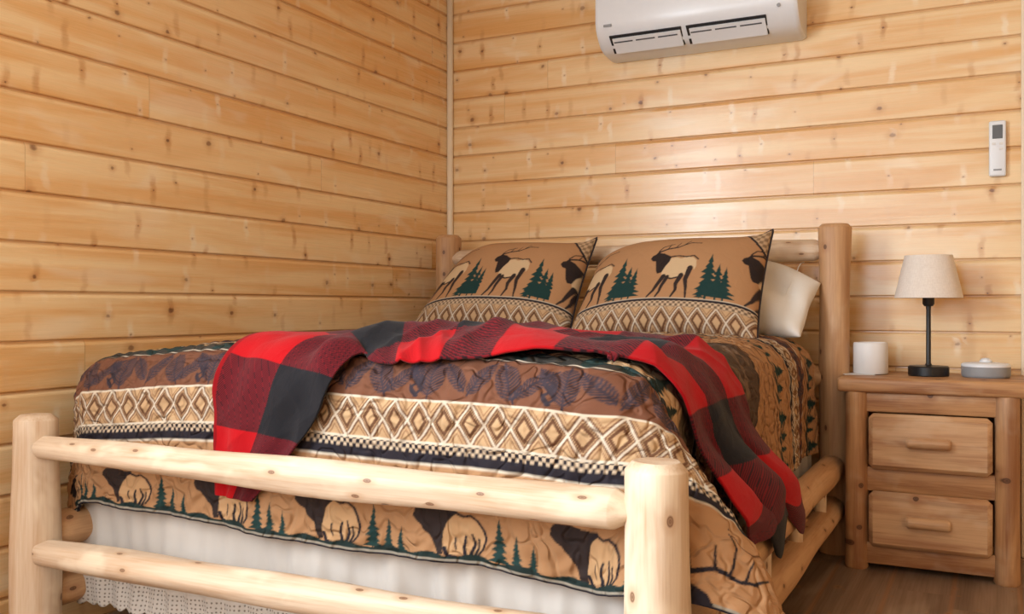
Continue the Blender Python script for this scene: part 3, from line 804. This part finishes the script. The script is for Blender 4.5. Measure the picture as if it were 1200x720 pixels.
M['shade'] = N.fin(c, .85, .2, Transmission_Weight=0.0)
bm = bmesh.new(); lathe(bm, [(.107, .266), (.109, .266), (.076, .411), (.074, .411), (.107, .266)], 64); autosmooth(obj('lamp_shade', bm, M['shade'], lamp), 40)
bm = bmesh.new()
for k in range(3):
    a = k*2*PI/3; tube(bm, [(0, 0, .29), (.03*math.cos(a), .03*math.sin(a), .395), (.0745*math.cos(a), .0745*math.sin(a), .402)], .0015, 6)
obj('shade_spider', bm, M['black_metal'], lamp, True)
bm = bmesh.new(); lathe(bm, [(0, .285), (.012, .288), (.014, .31), (.028, .34), (.03, .36), (.02, .384), (0, .39)], 24); obj('bulb', bm, M['white_ceramic'], lamp, True)

cx, cy = -.396, 3.53
bm = bmesh.new(); lathe(bm, [(0, .0005), (.055, .0005), (.0575, .004), (.0575, .104), (.055, .109), (.050, .1095), (.048, .107), (0, .107)], 56, (cx, cy, NT_+.002))
tag(autosmooth(obj('canister', bm, M['white_ceramic']), 40), 'plain white cylinder canister left of the lamp on the nightstand', 'canister')
bm = bmesh.new(); box(bm, (0, 0, .001), (.10, .09, .002), .0008, 1); o = obj('card', bm, M['paper']); o.location = (cx-.04, cy-.03, NT_); o.rotation_euler = (0, 0, .3)
tag(o, 'small white card lying under the white canister on the nightstand', 'card')
dx, dy = .035+.07, 3.55
dx = -.035
dev = thing('round_device', 'low round grey device with white top at the right end of the nightstand', 'device', (dx, dy, NT_))
bm = bmesh.new(); lathe(bm, [(0, 0), (.070, 0), (.074, .004), (.075, .010), (.075, .036), (0, .036)], 56); autosmooth(obj('body', bm, M['grey_plastic'], dev), 40)
bm = bmesh.new(); lathe(bm, [(.0755, .036), (.0755, .042), (.070, .047), (.045, .050), (0, .051)], 56); obj('cover', bm, M['white_plastic'], dev, True)
bm = bmesh.new(); lathe(bm, [(0, .05), (.020, .05), (.018, .057), (.011, .063), (0, .065)], 32); obj('knob', bm, M['white_plastic'], dev, True)

# ------------------------------------------------------------------ air conditioner
AX0, AX1, AZ = -1.44, -.65, 1.895
ac = thing('air_conditioner', 'white wall mounted split air conditioner above the bed', 'air conditioner', ((AX0+AX1)/2, YB, AZ))
AO = Vector(ac.location)
# section (y out from wall, z up): underside, louvre slope, front face, top
sec = [(0, .0), (.03, -.004), (.115, .006), (.150, .022), (.176, .050), (.186, .062), (.200, .085), (.207, .115), (.207, .27), (.198, .288), (.18, .295), (0, .295)]
def ac_body():
    bm = bmesh.new(); st = []
    w = AX1-AX0
    xs = [(0, .93), (.006, .975), (.016, 1.0), (w-.016, 1.0), (w-.006, .975), (w, .93)]
    rings = []
    for x, k in xs:
        cy_, cz_ = .1, .15
        rings.append([bm.verts.new((x-w/2, -(y if y < 1e-6 else cy_+(y-cy_)*k), cz_+(z-cz_)*k)) for y, z in sec])
    n = len(sec)
    for A, B in zip(rings, rings[1:]):
        for i in range(n): bm.faces.new([A[i], A[(i+1) % n], B[(i+1) % n], B[i]])
    bm.faces.new(rings[0]); bm.faces.new(rings[-1][::-1])
    bmesh.ops.recalc_face_normals(bm, faces=bm.faces)
    return autosmooth(obj('body', bm, M['white_plastic'], ac), 28)
ac_body()
# outlet: lies on the slope between (y=.115,z=.006) and (.186,.062)
def on_slope(x, u, out=0):
    """u 0 (back) .. 1 (front edge of the slope)"""
    p0 = Vector((0, -.118, .004)); p1 = Vector((0, -.188, .064)); d = p1-p0; nrm = Vector((0, -d.z, d.y)).normalized()
    if nrm.z > 0: nrm = -nrm
    q = p0+d*u+nrm*out; return Vector((x, q.y, q.z))
def slab(name, x0, x1, u0, u1, o0, o1, mat, skew=0, parent=None):
    bm = bmesh.new(); vs = []
    for o_ in (o0, o1):
        for (x, u) in ((x0, u0), (x1, u0), (x1+skew, u1), (x0-skew, u1)): vs.append(bm.verts.new(on_slope(x, u, o_)))
    for f in ((0, 1, 2, 3), (7, 6, 5, 4), (0, 4, 5, 1), (1, 5, 6, 2), (2, 6, 7, 3), (3, 7, 4, 0)): bm.faces.new([vs[i] for i in f])
    bmesh.ops.recalc_face_normals(bm, faces=bm.faces)
    return obj(name, bm, mat, parent or ac)
w2 = (AX1-AX0)/2
for (x0, x1) in ((-w2+.055, -.045), (-.025, w2-.115)):
    op = slab('outlet', x0, x1, .08, .98, .001, .006, M['dark_plastic'])
    slab('louver', x0+.012, x1-.004, .10, .86, .007, .013, M['white_plastic'], 0, op)
    n = 3; wseg = (x1-x0-.02)/n
    for k in range(n): slab('slot', x0+.016+k*wseg, x0+.012+k*wseg+wseg*.9, .66, .72, .0132, .0142, M['lcd'], 0, op)
bm = bmesh.new(); box(bm, (-w2+.055, -.2085, .098), (.034, .003, .010), .0012, 2); obj('badge', bm, M['grey_plastic'], ac)
bm = bmesh.new(); lathe(bm, [(0, 0), (.007, 0), (.007, .003), (0, .003)], 20); o = obj('indicator', bm, M['grey_plastic'], ac); o.location = (w2-.065, -.202, .085); o.rotation_euler = (PI/2, 0, 0)

# ------------------------------------------------------------------ remote
rx, rz = 0.0, 1.425
rem = thing('remote_control', 'white remote control with grey display hanging on the back wall', 'remote control', (rx, YB, rz))
bm = bmesh.new(); box(bm, (0, -.014, 0), (.054, .022, .195), .007, 4); autosmooth(obj('body', bm, M['white_plastic'], rem), 40)
bm = bmesh.new(); box(bm, (0, -.0255, .058), (.032, .002, .048), .0008, 1); obj('display', bm, M['lcd'], rem)
for k in range(3):
    bm = bmesh.new(); box(bm, (-.011 if k == 0 else .011, -.0255, .016-(k//2)*.018), (.012, .002, .008), .0008, 1); obj('button', bm, M['paper'], rem)
bm = bmesh.new(); box(bm, (0, -.0252, -.075), (.026, .0012, .006), .0004, 1); obj('badge', bm, M['grey_plastic'], rem)
bm = bmesh.new(); box(bm, (0, -.003, -.02), (.046, .006, .10), .002, 2); obj('holder', bm, M['white_plastic'], rem)

# ------------------------------------------------------------------ light
def area(name, loc, rot, sx, sy, power, col):
    L = bpy.data.lights.new(name, 'AREA'); L.shape = 'RECTANGLE'; L.size = sx; L.size_y = sy; L.energy = power; L.color = col
    o = bpy.data.objects.new(name, L); C.objects.link(o); o.location = loc; o.rotation_euler = rot
    return o
area('window_daylight', (XL+.03, YF+1.25, 1.65), (0, -PI/2, 0), 1.35, 1.5, 140, (.80, .91, 1.0))
area('window_daylight', (XR-2.8, YF+.04, 1.45), (PI/2, 0, 0), 1.7, 1.2, 34, (.80, .91, 1.0))
w = bpy.data.worlds.new('world'); bpy.context.scene.world = w; w.use_nodes = True
w.node_tree.nodes['Background'].inputs[0].default_value = (.85, .92, 1, 1); w.node_tree.nodes['Background'].inputs[1].default_value = 1.0
sc = bpy.context.scene
sc.view_settings.view_transform = 'Standard'; sc.view_settings.look = 'None'; sc.view_settings.gamma = 1
sc.view_settings.use_curve_mapping = False; sc.view_settings.exposure = 0.0
sc.cycles.max_bounces = 8; sc.cycles.use_denoising = True
